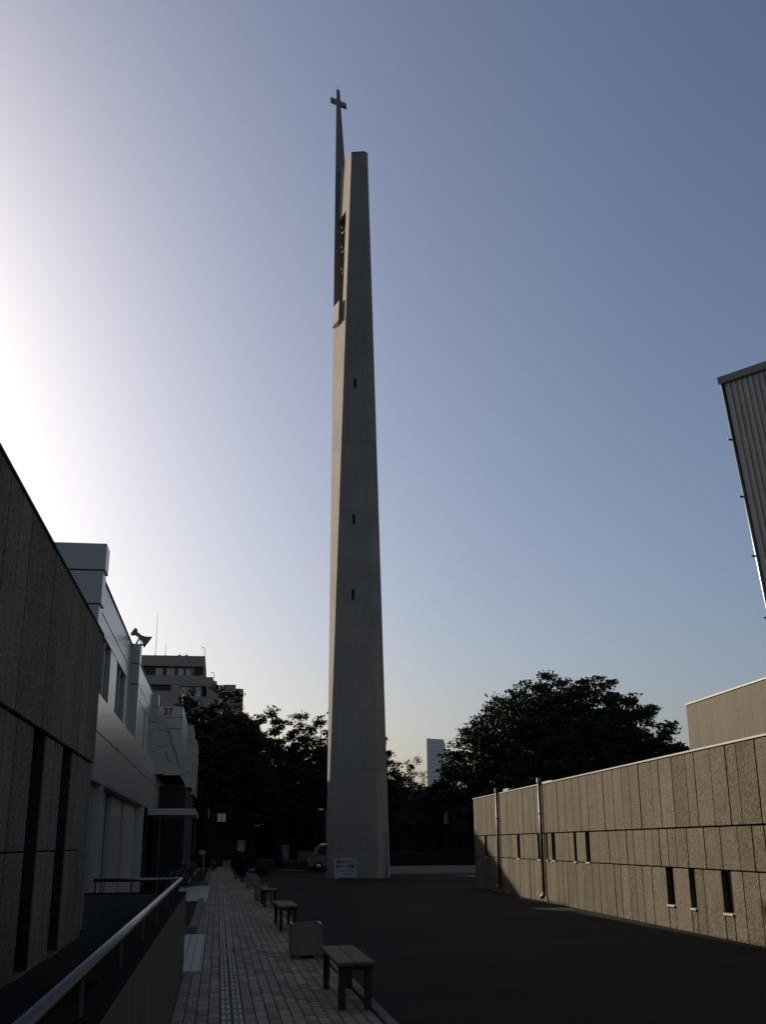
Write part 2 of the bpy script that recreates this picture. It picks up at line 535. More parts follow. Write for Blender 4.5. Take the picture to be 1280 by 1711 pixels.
# ================================================================== RIGHT ANNEX WITH AGGREGATE PANELS
AX = thing('panelled_annex', 'low long annex clad in tan exposed aggregate concrete panels with slit windows', 'building',
           (10.44, 45.629, 0), R(-92.476))
S0, S1 = .35, 44.0
ROWS = [(0.012, 1.215), (1.24, 2.0), (2.03, 3.46)]
top_j = [S0, 1.2, 2.034, 3.091, 4.043, 5.01, 5.774, 6.82, 7.717, 8.576, 9.353, 10.314, 11.106, 11.943, 12.517, 13.363, 13.892, 14.74, 15.545,
         16.312, 17.043, 17.929, 18.484, 19.29, 20.005, 20.575, 21.27, 22.109, 22.595, 23.407, 24.201, 24.675, 25.493, 26.24, 26.728, 27.531]
while top_j[-1] < S1 - .5:
    top_j.append(top_j[-1] + random.choice((.5, .75, .85, .95)))
wins_mid = [(2.58, 3.0), (8.33, 8.72), (11.25, 11.60), (12.33, 12.52), (13.01, 13.39), (15.48, 15.70), (16.62, 16.98)]
wins_low = [(22.6, 23.0), (23.9, 24.18), (25.55, 25.96)]
def split_row(wins, rng):
    edges = [S0] + [v for w in wins for v in w] + [top_j[-1]]
    out = []
    for a, b in zip(edges[0::2], edges[1::2]):
        n = max(1, round((b - a) / .72))
        ws = [rng.choice((.62, .8, 1.0, 1.15)) for _ in range(n)]
        t = sum(ws)
        x = a
        for w in ws:
            out.append((x, x + w / t * (b - a)))
            x += w / t * (b - a)
    return out
rng = random.Random(3)
MB().box(S0 + .02, top_j[-1] - .02, .13, 9.0, .0, 3.44).build('core', 'joint', AX)
GAP = .021
def panel(a, b, z0, z1, parent, y0=None):
    d = (rng.uniform(-.006, .006) if y0 is None else y0)
    MB().cbox(a + GAP, b - GAP, d, .12, z0, z1, .009).build('panel', 'aggregate', parent)
for a, b in zip(top_j[:-1], top_j[1:]):
    panel(a, b, *ROWS[2], AX)
for a, b in split_row(wins_mid, rng):
    panel(a, b, *ROWS[1], AX)
for a, b in split_row(wins_low, rng):
    panel(a, b, *ROWS[0], AX)
for (a, b), (z0, z1) in [(w, (1.20, 2.0)) for w in wins_mid] + [(w, (.44, 1.215)) for w in wins_low]:
    w_ = MB().box(a + .005, b - .005, .10, .128, z0 + .04, z1).build('window', 'glass', AX)
    MB().cbox(a - .01, b + .01, -.035, .098, z0, z0 + .04, .006).build('sill', 'sill', w_)
for a, b in wins_low:
    panel(a, b, .012, .425, AX)
# end wall at the far corner
MB().box(S0 - .0, S0 + .018, .125, 9.0, .002, 3.44).build('end_wall', 'concrete_box', AX)
cp = MB().box(S0 - .02, top_j[-1], -.025, .22, 3.475, 3.508)
cp.build('coping', 'coping', AX)
MB().box(S0, top_j[-1] - .03, .225, 8.9, 3.45, 3.47).build('roof', 'asphalt', AX)
for s_, mt in ((5.47, 'pipe_dark'), (12.05, 'pipe')):
    dp = MB().tube([(s_, -.07, 3.56), (s_, -.07, .30)], .05, 10).build('downpipe', mt, AX, True)
    MB().box(s_ - .085, s_ + .085, -.13, -.01, 3.545, 3.68).build('hopper', mt, dp)
    for zz in (.8, 1.7, 2.6):
        MB().lathe([(.058, zz - .02), (.058, zz + .02)], 10, (s_, -.07, 0)).build('bracket', mt, dp)
    MB().tube([(s_, -.07, .30), (s_, -.09, .2), (s_ - .02, -.18, .14)], .062, 10).build('outlet', mt, dp, True)
for i, (s_, w, h) in enumerate(((1.9, 1.0, .36), (8.6, 1.3, .30))):
    u = thing('roof_unit', ('boxy pale ventilation unit on the annex roof near its far corner', 'longer pale ventilation unit on the annex roof behind the light downpipe')[i], 'ventilation unit', (0, 0, 0), 0, 'ventilation units on the annex roof')
    u.matrix_world = Matrix.Translation((10.44, 45.629, 3.472)) @ Matrix.Rotation(R(-92.476), 4, 'Z') @ Matrix.Translation((s_, 1.4, 0))
    MB().cbox(-w / 2, w / 2, -.35, .35, .08, h, .02).build('casing', 'coping', u)
    for k in (-1, 1):
        MB().box(k * w * .35 - .05, k * w * .35 + .05, -.33, .33, 0, .078).build('foot', 'kerb', u)
    for k in range(4):
        MB().box(-w * .4, w * .4, -.362, -.352, .12 + k * (h - .17) / 4, .13 + k * (h - .17) / 4 + .015).build('louvre', 'black', u)
# taller plain concrete block behind the annex
BX = thing('concrete_block_building', 'plain tan concrete block with white edged roof rising behind the annex', 'building', (10.44, 45.629, 0), R(-92.476))
MB().box(14.39, 44, 4.0, 16, 0, 5.66).build('wall', 'concrete_box', BX)
MB().box(14.36, 44.03, 3.97, 16.05, 5.665, 5.705).build('coping', 'coping', BX)

# ================================================================== METAL CLAD HALL (upper right)
WP = Vector((19.271, 37.318, 0))
WD = Vector((math.sin(R(145.4)), math.cos(R(145.4)), 0))     # along the wall, towards the right
WN = Vector((-WD.y, WD.x, 0))
if WN.dot(Vector((0, 0, 0)) - WP) > 0:
    WN = -WN                                               # pointing away from the yard
hall = thing('metal_clad_hall', 'tall hall clad in ribbed stainless steel with leaning edge', 'building', WP)
LEAN = .0905                                              # the edge leans in along the wall per metre of drop
def wpt(s, d, z):
    return WD * (s + (19.46 - z) * LEAN) + WN * d + Vector((0, 0, z))
nseam = 46
pitch_ = .235
for i in range(nseam):
    a, b = i * pitch_ + .10, (i + 1) * pitch_ + .10
    MB().prism([wpt(a + .012, 0, 0), wpt(b - .012, 0, 0), wpt(b - .012, .06, 0), wpt(a + .012, .06, 0)],
               [wpt(a + .012, 0, 19.2), wpt(b - .012, 0, 19.2), wpt(b - .012, .06, 19.2), wpt(a + .012, .06, 19.2)]).build('cladding_sheet', 'clad', hall)
    MB().prism([wpt(b - .022, -.05, 0), wpt(b + .022, -.05, 0), wpt(b + .022, .02, 0), wpt(b - .022, .02, 0)],
               [wpt(b - .022, -.05, 19.2), wpt(b + .022, -.05, 19.2), wpt(b + .022, .02, 19.2), wpt(b - .022, .02, 19.2)]).build('standing_seam', 'clad', hall)
L_ = nseam * pitch_ + .1
MB().prism([wpt(.05, .07, 0), wpt(L_, .07, 0), wpt(L_ + 4, 9, 0), wpt(2.0, 9, 0)],
           [wpt(.05, .07, 19.2), wpt(L_, .07, 19.2), wpt(L_ + 4, 9, 19.2), wpt(2.0, 9, 19.2)]).build('core', 'clad', hall)
MB().tube([wpt(.02, .02, 0), wpt(.02, .02, 19.2)], .075, 12).build('edge_trim', 'steel', hall, True)
for zz in (16.8, 14.4, 12.0, 9.6, 7.2):
    MB().box(-.16, .04, -.03, .03, -.03, .03).build('bracket', 'black', hall).location = wpt(-.05, .0, zz)
cpz = 19.2
MB().prism([wpt(-.08, -.14, cpz), wpt(L_, -.14, cpz), wpt(L_, 1.0, cpz), wpt(.3, 1.0, cpz)],
           [wpt(-.08, -.14, cpz + .30), wpt(L_, -.14, cpz + .30), wpt(L_, 1.0, cpz + .30), wpt(.3, 1.0, cpz + .30)]).build('coping', 'coping', hall)

# ================================================================== LEFT CONCRETE BUILDING
LB = thing('panelled_concrete_building', 'dark shaded building of ribbed aggregate concrete panels beside the handrail', 'building', (-2.7, 0, 0))
LY0, LY1 = -3.0, 23.85
MB().box(-8, -.36, LY0, LY1 - .02, -.6, 6.05).build('core', 'joint', LB)
up_j = [LY0]
while up_j[-1] < 12.4:
    up_j.append(up_j[-1] + random.choice((.7, .85, 1.1, 1.25)))
up_j[-1] = 12.9
up_j += [13.7, 14.5, 15.87, 16.69, 17.47, 18.8, 19.67, 20.86, 22.02, 23.1, LY1]
def lpanel(a, b, z0, z1, proud=0.0):
    MB().cbox(-.35, proud + rng.uniform(-.004, .004), a + .020, b - .020, z0, z1, .01).build('panel', 'aggregate_shade_side', LB)
for a, b in zip(up_j[:-1], up_j[1:]):
    lpanel(a, b, 3.405, 6.10, .05)
lw = [(9.6, 10.5), (16.38, 17.55), (19.45, 20.7)]
low_j = [LY0, -1.5, 0, 1.4, 2.9, 4.3, 5.6, 7.1, 8.5, 9.6, None, 10.5, 11.6, 12.6, 13.5, 14.2, 15.0, 16.38, None, 17.55, 18.5, 19.45, None, 20.7, 21.5, 22.6, LY1]
for a, b in zip(low_j[:-1], low_j[1:]):
    if a is None or b is None:
        continue
    lpanel(a, b, 1.675, 3.38)
    lpanel(a, b, -.55, 1.655)
for a, b in lw:
    w_ = MB().box(-.345, -.32, a + .013, b - .013, .02, 3.38).build('window', 'glass', LB)
    MB().cbox(-.319, .03, a + .013, b - .013, -.06, .015, .008).build('sill', 'wall_concrete', w_)
    for (ya, yb_) in ((b - .055, b - .016), (a + .016, a + .055)):
        MB().box(-.318, -.012, ya, yb_, .02, 3.378).build('lining', 'black', w_)
    MB().box(-.319, -.28, (a + b) / 2 - .02, (a + b) / 2 + .02, .02, 3.37).build('mullion', 'black', w_)
MB().box(-.30, -.05, LY0, LY1 - .01, 3.382, 3.403).build('string_course', 'joint', LB)
MB().box(-.2, .07, LY0, LY1 + .02, 6.105, 6.15).build('coping', 'dark_wall', LB)
MB().box(-8, -.36, LY1 - .018, LY1, -.55, 6.05).build('end_wall', 'aggregate_shade_side', LB)

# ================================================================== WHITE BUILDING
WB = thing('white_building', 'white panelled two storey building stepping out towards the paved path', 'building', (-2.7, 24, 0))
def wb(x0, x1, y0, y1, z0, z1, name, material='white_panel', c=.008, parent=None):
    mb = MB().cbox(x0 + 2.7, x1 + 2.7, y0 - 24, y1 - 24, z0, z1, c) if c else MB().box(x0 + 2.7, x1 + 2.7, y0 - 24, y1 - 24, z0, z1)
    return mb.build(name, material, parent or WB)
wb(-14, -3.12, 24.05, 91, 0, 7.6, 'core', 'dark_wall', 0)
MB().add([(-11.3, 35.4, 7.61), (-2.5, 35.4, 7.61), (-2.5, 66, 7.61), (-11.3, 66, 7.61), (-11.3, 35.4, 9.9), (-2.5, 35.4, 9.9), (-2.5, 43.6, 12.2), (-11.3, 43.6, 12.2), (-2.5, 66, 12.2), (-11.3, 66, 12.2)],
         [(3, 2, 1, 0), (0, 1, 5, 4), (4, 5, 6, 7), (7, 6, 8, 9), (2, 3, 9, 8), (1, 2, 8, 6, 5), (3, 0, 4, 7, 9)]).build('unseen_shade_block', 'white_panel', WB)  # unseen block added and sloped to shade the annex end and tower foot
# near end wall: corner pier of two proud panels and the wall behind
wb(-4.6, -2.72, 23.95, 24.6, 7.62, 8.22, 'corner_panel')
wb(-4.6, -2.76, 23.97, 24.58, 6.86, 7.595, 'corner_panel')
wb(-4.6, -2.80, 23.99, 24.56, 5.3, 6.835, 'corner_panel')
wb(-14, -4.62, 24.0, 24.045, .0, 7.6, 'end_wall')
# upper facade set back behind the piers
XF = -2.95
def facade(y0, y1, wins, zp=7.81):
    wb(-3.11, XF, y0, y1, 7.06, zp, 'parapet_panel')
    wb(-3.11, XF, y0, y1, 6.63, 7.035, 'frieze_panel')
    e = [y0] + [v for w in wins for v in w] + [y1]
    for a, b in zip(e[0::2], e[1::2]):
        if b - a > .05:
            wb(-3.11, XF, a + .004, b - .004, 4.95, 6.61, 'wall_panel')
    for a, b in wins:
        w_ = wb(-3.105, -3.07, a + .02, b - .02, 5.22, 6.60, 'window', 'glass', 0)
        wb(-3.068, -2.955, a + .003, a + .06, 5.22, 6.60, 'window_frame', 'white_panel', .004, w_)
        wb(-3.068, -2.985, (a + b) / 2 - .02, (a + b) / 2 + .02, 5.22, 6.60, 'window_frame', 'white_panel', .004, w_)
        wb(-3.109, XF, a + .004, b - .004, 4.95, 5.2, 'wall_panel')
    wb(-3.13, XF + .03, y0, y1, zp + .004, zp + .05, 'coping', 'coping')
facade(24.62, 35.0, [(26.3, 28.6), (30.4, 33.2)])
facade(35.65, 46.3, [(38.6, 39.1), (41.9, 42.4), (44.8, 45.3)])
for y0, y1, zt in ((35.01, 35.64, 7.92), (46.31, 46.88, 7.80)):
    for a, b in ((4.94, 6.62), (6.65, 7.27), (7.30, zt)):
        wb(-3.4, -2.70, y0, y1, a, b, 'pier_panel')
# spandrel bands over the ground floor
for y0, y1 in ((24.0, 47.9), (47.9, 60.0)):
    top = 4.93 if y0 < 40 else 4.55
    wb(-3.10, -2.70, y0, y1, 4.13, top, 'spandrel_panel')
    wb(-3.10, -2.70, y0, y1, 3.12, 4.105, 'spandrel_panel')
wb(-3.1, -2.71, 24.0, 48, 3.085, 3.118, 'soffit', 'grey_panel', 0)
# projecting upper volumes that step out along the path, panels one above another
def volume(x1, y0, y1, zb, joints, zt):
    zs = [zb] + joints + [zt]
    for a, b in zip(zs[:-1], zs[1:]):
        wb(-3.1, x1, y0, y1 - .004, a + .010, b - .010, 'volume_panel')
    wb(-3.09, x1 - .02, y0 + .02, y1 - .02, zb + .01, zt - .02, 'volume_core', 'joint', 0)
volume(-2.40, 46.9, 47.98, 4.56, [5.7, 6.35], 6.92)
volume(-1.73, 48.0, 55.98, 4.58, [6.55, 7.03], 7.5)
volume(-1.47, 56.0, 59.98, 4.46, [5.2, 6.7, 7.1], 7.5)
volume(-1.36, 60.0, 66.0, 4.28, [5.5], 7.18)
lettering('37', .40, Matrix.Translation((-2.37 + 2.7, 48.0 - 24 - .004, 7.26)) @ FACE_CAM, 'pipe_dark', WB)
# cables sagging down the face of the first volume
for (xa, za, xb, zb_) in ((-2.30, 6.5, -1.95, 5.55), (-2.36, 5.55, -2.12, 5.15), (-1.95, 5.55, -1.75, 4.9)):
    pts = [(xa + (xb - xa) * t + 2.7, 47.97 - 24, za + (zb_ - za) * t - .12 * math.sin(math.pi * t)) for t in [k / 8 for k in range(9)]]
    MB().tube(pts, .012, 6).build('cable', 'black', WB)
# ground floor: fins, recessed door panels, entrance under the canopy
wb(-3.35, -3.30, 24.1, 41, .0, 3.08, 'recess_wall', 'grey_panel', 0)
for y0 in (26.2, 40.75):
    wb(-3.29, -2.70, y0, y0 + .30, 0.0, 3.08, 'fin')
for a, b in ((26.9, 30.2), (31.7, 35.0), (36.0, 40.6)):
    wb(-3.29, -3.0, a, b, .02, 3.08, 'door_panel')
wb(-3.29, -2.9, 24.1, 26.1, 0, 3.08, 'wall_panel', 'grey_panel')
wb(-3.35, -3.32, 41.1, 48, .0, 3.08, 'entrance_wall', 'brown_door', 0)
for k in range(4):
    d_ = wb(-3.31, -3.22, 41.4 + k * 1.5, 42.75 + k * 1.5, .03, 2.5, 'entrance_door', 'glass' if k % 2 else 'brown_door', .01)
    wb(-3.21, -3.17, 42.55 + k * 1.5, 42.6 + k * 1.5, .9, 1.5, 'handle', 'steel', .005, d_)
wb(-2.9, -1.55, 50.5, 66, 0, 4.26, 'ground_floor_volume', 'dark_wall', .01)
wb(-2.69, -.92, 43.0, 49.5, 2.83, 3.07, 'canopy')
for (xx, yy) in ((-2.25, 43.4), (-1.05, 49.2)):
    MB().tube([(xx + 2.7, yy - 24, 0), (xx + 2.7, yy - 24, 2.83)], .035, 8).build('canopy_post', 'pipe_dark', WB)

# horn loudspeaker on the pier
hs = thing('horn_loudspeaker', 'grey horn loudspeaker on brackets on top of the white building pier', 'loudspeaker', (-2.72, 33.9, 7.83))
rot = Matrix.Rotation(R(124), 3, 'Y') @ Matrix.Rotation(0, 3, 'Z')
rz = Matrix.Rotation(R(8), 3, 'Z') @ rot
hs.location = (-2.72, 35.3, 7.925)
hs.scale = (.98, .98, .98)
oc = (-.05, 0, .30)
MB().lathe([(.05, -.16), (.07, -.10), (.06, .0), (.075, .08), (.11, .17), (.17, .26), (.235, .34), (.22, .335), (.10, .20), (.03, .1)], 24, oc, rz).build('horn', 'horn', hs, True)
MB().lathe([(.0, -.30), (.13, -.29), (.145, -.24), (.12, -.18), (.05, -.12)], 24, oc, rz).build('driver', 'horn', hs, True)
for yy in (-.09, .09):
    MB().tube([(-.17, yy, 0), (-.05, yy * .8, .26)], .018, 6).build('bracket', 'pipe', hs)
MB().tube([(.02, 0, 0), (-.05, 0, .26)], .018, 6).build('bracket', 'pipe', hs)
MB().box(-.22, .08, -.13, .13, 0, .02).build('base_plate', 'pipe', hs)

# ================================================================== RAMP PARAPET WITH HANDRAILS
RP = thing('ramp_parapet', 'low streaked concrete parapet wall turning a corner beside the path', 'parapet wall', (-.5, 16, 0))
MB().cbox(-.045, .078, -15.5, .3, -.5, 1.105, .012).build('side_wall', 'wall_concrete', RP)
MB().cbox(-.05, .082, -15.5, .305, 1.107, 1.124, .004).build('cap', 'dark_cap', RP)
MB().cbox(-1.30, -.048, .10, .30, -.5, 1.105, .012).build('end_wall', 'wall_concrete', RP)
MB().cbox(-1.305, -.052, .095, .305, 1.107, 1.121, .004).build('cap', 'dark_cap', RP)
HR = thing('handrail', 'long steel pipe handrail running along the parapet towards the camera', 'handrail', (-.5, 16, 1.125), group='pipe handrails on the parapet')
MB().tube([(0, -15.3, .165), (0, .2, .165)], .026, 16).build('rail', 'steel', HR, True)
for k in range(9):
    MB().tube([(0, -.9 - k * 1.75, .0), (0, -.9 - k * 1.75, .15)], .011, 8).build('post', 'pipe_dark', HR)
HR2 = thing('handrail', 'short steel pipe handrail across the end wall of the parapet', 'handrail', (-.5, 16.2, 1.122), group='pipe handrails on the parapet')
MB().tube([(-1.20, 0, .165), (-.03, 0, .165)], .024, 16).build('rail', 'steel', HR2, True)
for xx in (-1.17, -.68, -.2):
    MB().tube([(xx, 0, .0), (xx, 0, .15)], .011, 8).build('post', 'pipe_dark', HR2)
struct(MB().box(-2.68, -.61, -3, 16.09, .003, .006).build('ramp_floor', 'bedding'))

# pale decks and the raised bed kerb along the left of the path
dk = thing('pale_deck', 'pale boarded deck at the near end of the parapet beside the path', 'deck', (0, 16.4, 0))
for k in range(7):
    x0 = -.205 - (k + 1) * .125
    MB().cbox(x0 + .003, x0 + .122, 0, 6.5, .012, .075, .006).build('board', 'slab', dk)
MB().cbox(-.203, -.185, 0, 6.5, .012, .078, .005).build('edge_strip', 'slab', dk)
dk2 = thing('pale_deck', 'pale boarded deck in front of the bicycle and entrance', 'deck', (0, 36, 0))
for k in range(8):
    MB().cbox(-1.5, -.31 if k != 0 else -.31, k * 1.72, k * 1.72 + 1.70, .012, .06, .006).build('board', 'slab', dk2)
for i, (y0, y1, xr) in enumerate(((23.2, 35.2, -.37), (50.8, 82.0, -.45))):
    b = thing('raised_bed', ('low concrete kerbed bed of bare soil between the two pale decks', 'long low kerbed bed beyond the bicycle along the path')[i], 'planting bed', (0, y0, 0), group='kerbed beds left of the path')
    n = y1 - y0
    MB().cbox(xr - .16, xr, 0, n, 0.0, .20, .012).build('kerb', 'kerb', b)
    MB().cbox(xr - .9, xr - .76, 0, n, 0.0, .20, .012).build('kerb', 'kerb', b)
    MB().cbox(xr - .758, xr - .162, 0, .16, 0.0, .20, .012).build('kerb', 'kerb', b)
    MB().box(xr - .755, xr - .165, .165, n, .0, .12).build('soil', 'soil', b)

# ================================================================== BENCHES AND PLANTERS ALONG THE PATH
def bench(loc, L, label):
    t = thing('bench', label, 'bench', loc, 0, 'timber benches along the path')
    for k in range(2):
        x0 = k * .215
        MB().cbox(x0, x0 + .207, 0, L, .445, .485, .006).build('seat_plank', 'wood', t)
    for yy in (.09, L - .2):
        for xx in (.03, .315):
            MB().cbox(xx, xx + .072, yy, yy + .09, 0, .40, .006).build('leg', 'wood_dark', t)
        MB().cbox(.025, .395, yy - .01, yy + .10, .403, .443, .005).build('cross_rail', 'wood_dark', t)
    return t
bench((1.325, 12.55, .03), 2.1, 'weathered timber bench nearest the camera')
bench((1.28, 23.9, .03), 2.3, 'timber bench just behind the nearest empty planter')
bench((1.30, 32.7, .03), 2.2, 'timber bench behind the little stake sign')
def planter(loc, w, d, h, label, plants):
    t = thing('planter', label, 'planter', loc, 0, 'square concrete planters along the path')
    th = .035
    for (x0, x1, y0, y1) in ((0, w, 0, th), (0, w, d - th, d), (0, th, th + .001, d - th - .001), (w - th, w, th + .001, d - th - .001)):
        MB().cbox(x0, x1, y0, y1, .05, h, .006).build('side', 'planter', t)
    MB().box(th + .002, w - th - .002, th + .002, d - th - .002, .06, h - (.07 if not plants else .03)).build('soil', 'soil', t)
    for xx in (0, w - th):
        MB().cbox(xx, xx + th, .002, d - .002, h + .001, h + .012, .003).build('rim', 'slab', t)  # pale strips paint the highlights along the two side edges
    for xx in (.05, w - .13):
        MB().box(xx, xx + .08, .04, d - .04, 0, .048).build('foot', 'planter', t)
    return t
planter((1.19, 18.2, .03), .49, .62, .50, 'empty square concrete planter with pale edge highlights behind the nearest bench', False)
planter((1.20, 36.6, .03), .50, .6, .52, 'dark square concrete planter behind the third bench', True)
planter((1.18, 46.8, .03), .55, .6, .60, 'square concrete planter with white flowers', True)

def leaf_cloud(n, centre, rad, size, seed, up=0.3):
    """leaf quads spread through an ellipsoid"""
    r = np.random.RandomState(seed)
    d = r.normal(size=(n, 3))
    d /= np.linalg.norm(d, axis=1)[:, None]
    p = d * (r.uniform(.25, 1, n) ** .45)[:, None] * np.array(rad) + np.array(centre)
    return leaves_at(p, size, r, up)

def leaves_at(p, size, r, up=.3):
    n = len(p)
    a = r.normal(size=(n, 3))
    a[:, 2] *= .6
    a /= np.linalg.norm(a, axis=1)[:, None]
    c = r.normal(size=(n, 3))
    b = np.cross(a, c)
    b /= np.linalg.norm(b, axis=1)[:, None]
    s = size * r.uniform(.6, 1.25, n)[:, None]
    v = np.stack([p - a * s, p - b * s * .45, p + a * s, p + b * s * .45], 1).reshape(-1, 3)
    return v

def leaf_mesh(name, verts, material, parent=None):
    me = bpy.data.meshes.new(name)
    n = len(verts) // 4
    me.vertices.add(n * 4)
    me.vertices.foreach_set('co', verts.astype(np.float32).ravel())
    me.loops.add(n * 4)
    me.loops.foreach_set('vertex_index', np.arange(n * 4, dtype=np.int32))
    me.polygons.add(n)
    me.polygons.foreach_set('loop_start', np.arange(0, n * 4, 4, dtype=np.int32))
    me.polygons.foreach_set('loop_total', np.full(n, 4, np.int32))
    me.materials.append(M[material])
    me.update()
    me.validate()
    return link(name, me, parent)

# plants in the far planters, shrubs by the sign post
def potted(loc, rad, n, label, seed, size=.06, pot=True):
    t = thing('potted_shrub', label, 'shrub', loc, 0, 'shrubs by the path')
    if pot:
        MB().lathe([(.01, 0), (.15, 0), (.19, .28), (.17, .28), (.15, .22), (.01, .22)], 14).build('pot', 'planter', t, True)
    MB().tube([(0, 0, .2), (.02, 0, .45)], [.02, .012], 6).build('stem', 'bark', t)
    leaf_mesh('foliage', leaf_cloud(n, (0, 0, .30 + rad[2] * .8), rad, size, seed), 'leaf_dark', t)
    return t
potted((1.42, 36.9, .50), (.24, .26, .16), 500, 'low green plants growing in the dark planter', 1, .05, False)
fl = thing('flower_cluster', 'white flowers with leaves in the far square planter', 'flowers', (1.45, 47.1, .58))
leaf_mesh('foliage', leaf_cloud(350, (0, 0, .08), (.25, .26, .12), .045, 3), 'leaf_dark', fl)
leaf_mesh('blossom', leaf_cloud(60, (0, -.05, .16), (.26, .24, .05), .04, 4), 'flower', fl)
potted((1.25, 55.0, .03), (.42, .5, .55), 1200, 'round dark potted shrub beyond the flower planter', 5, .07)
potted((1.05, 60.5, .03), (.38, .4, .62), 1200, 'taller dark potted shrub at the foot of the sign post', 6, .07)
potted((1.75, 64.0, .03), (.5, .5, .5), 1200, 'wide dark potted shrub at the asphalt edge', 8, .07)

# ================================================================== SIGNS
sb = thing('notice_board', 'white framed notice board with black lettering at the foot of the tower', 'sign', (6.535, 58.25, 0), R(2))
fr = MB()
for (x0, x1, z0, z1) in ((-.60, .60, .96, 1.03), (-.60, .60, .08, .13), (-.60, -.545, .131, .959), (.545, .60, .131, .959)):
    MB().cbox(x0, x1, -.025, .03, z0, z1, .006).build('frame', 'sign_frame', sb)
MB().box(-.544, .544, -.005, .015, .131, .959).build('board', 'sign_white', sb)
for k in (-1, 1):
    MB().cbox(k * .47 - .04, k * .47 + .04, -.22, .25, 0, .05, .01).build('foot', 'sign_frame', sb)
    MB().cbox(k * .47 - .02, k * .47 + .02, -.02, .02, .05, .079, .004).build('upright', 'sign_frame', sb)
for body, z, size, w, ink in (('東京カテドラル', .83, .17, .94, 'ink'), ('聖マリア大聖堂', .62, .17, .94, 'ink'), ('カトリック 関口教会', .41, .12, .90, 'ink_blue')):
    lettering(body, size, Matrix.Translation((.0, -.008, z)) @ FACE_CAM, ink, sb, w)
for k in range(7):                                    # a line of print too small to read
    MB().box(-.17 + k * .083, -.17 + k * .083 + .06, -.009, -.0055, .22, .265).build('lettering', 'ink', sb)

ss = thing('stake_sign', 'small blank grey sign on a pale stake in front of the third bench', 'sign', (1.55, 32.2, 0))
MB().cbox(-.12, .12, -.01, .01, .58, .86, .004).build('plate', 'wall_concrete', ss)
MB().cbox(-.018, .018, .011, .035, 0, .80, .004).build('stake', 'kerb', ss)

sp = thing('sign_post', 'two pale plates on a slim post at the far end of the path', 'sign', (1.58, 80, 0))
MB().tube([(0, 0, 0), (0, 0, 2.0)], .03, 8).build('post', 'pipe', sp, True)
MB().cbox(-.25, .25, -.055, -.035, 1.72, 2.02, .006).build('plate', 'sill', sp)
MB().cbox(-.25, .25, -.055, -.035, 1.28, 1.69, .006).build('plate', 'sill', sp)
for zz in (1.9, 1.79):
    MB().box(-.2, .2, -.059, -.0555, zz, zz + .035).build('lettering', 'ink', sp)

bs = thing('standing_sign', 'white upright panel sign in front of the dark trees', 'sign', (6.39, 109.2, .36))
MB().cbox(-.36, .36, -.08, .08, 0, 1.30, .03).build('panel', 'sign_white', bs)
MB().box(.0, .26, -.086, -.0805, .98, 1.12).build('mark', 'ink', bs)
b2 = thing('low_notice_board', 'low framed notice board beside the van', 'sign', (8.09, 106.5, 0))
MB().cbox(-.75, .75, -.03, .03, .12, 1.12, .02).build('frame', 'grey_panel', b2)
MB().box(-.40, .55, -.04, -.031, .66, .90).build('panel', 'sign_white', b2)
for k in range(5):
    MB().box(-.35 + k * .17, -.24 + k * .17, -.044, -.0405, .74, .82).build('lettering', 'ink', b2)
for k in (-1, 1):
    MB().box(k * .6 - .03, k * .6 + .03, -.03, .03, 0, .118).build('leg', 'grey_panel', b2)
wbx = thing('white_box', 'small pale box standing at the far end of the paved path', 'box', (.72, 93.0, 0))
MB().cbox(-.32, .32, -.2, .2, .02, .42, .02).build('body', 'sill', wbx)
MB().cbox(-.34, .34, -.22, .22, .421, .50, .02).build('lid', 'sill', wbx)
for k in (-1, 1):
    MB().box(k * .25 - .04, k * .25 + .04, -.15, .15, 0, .019).build('foot', 'black', wbx)

pm = thing('wall_meter_post', 'pale bracket shaped post by the corner of the white building', 'post', (-.95, 70.5, 0))
MB().tube([(.05, 0, 0), (.05, 0, .9), (.05, 0, 1.15)], .05, 8).build('post', 'sill', pm)
MB().cbox(-.22, .18, -.06, .06, 1.15, 1.42, .02).build('head', 'sill', pm)
cs = thing('covered_scooter', 'motor scooter under a grey cover at the far left of the path', 'scooter', (-.35, 80, 0))
cv = []
for i in range(13):
    t = i / 12
    w = .32 + .1 * math.sin(t * 7)
    h = .72 + .16 * math.exp(-((t - .22) / .13) ** 2) + .06 * math.sin(t * 21)
    cv.append([(-.28 * (.8 + .2 * math.sin(i)), -.85 + 1.7 * t, .12), (-.24, -.85 + 1.7 * t, h * .6), (0, -.85 + 1.7 * t, h if 0 < i < 12 else h * .6), (.24, -.85 + 1.7 * t, h * .6), (.28, -.85 + 1.7 * t, .12)])
mbv = MB()
mbv.add([p for r_ in cv for p in r_], [(i * 5 + k, i * 5 + k + 1, i * 5 + k + 6, i * 5 + k + 5) for i in range(12) for k in range(4)] + [(0, 1, 2, 3, 4), (64, 63, 62, 61, 60)])
mbv.build('cover', 'tarp', cs, True)
for yy in (-.6, .6):
    MB().lathe([(.12, -.05), (.22, -.05), (.22, .05), (.12, .05)], 16, (0, yy, .22), Matrix.Rotation(R(90), 3, 'Y')).build('wheel', 'rubber', cs, True)

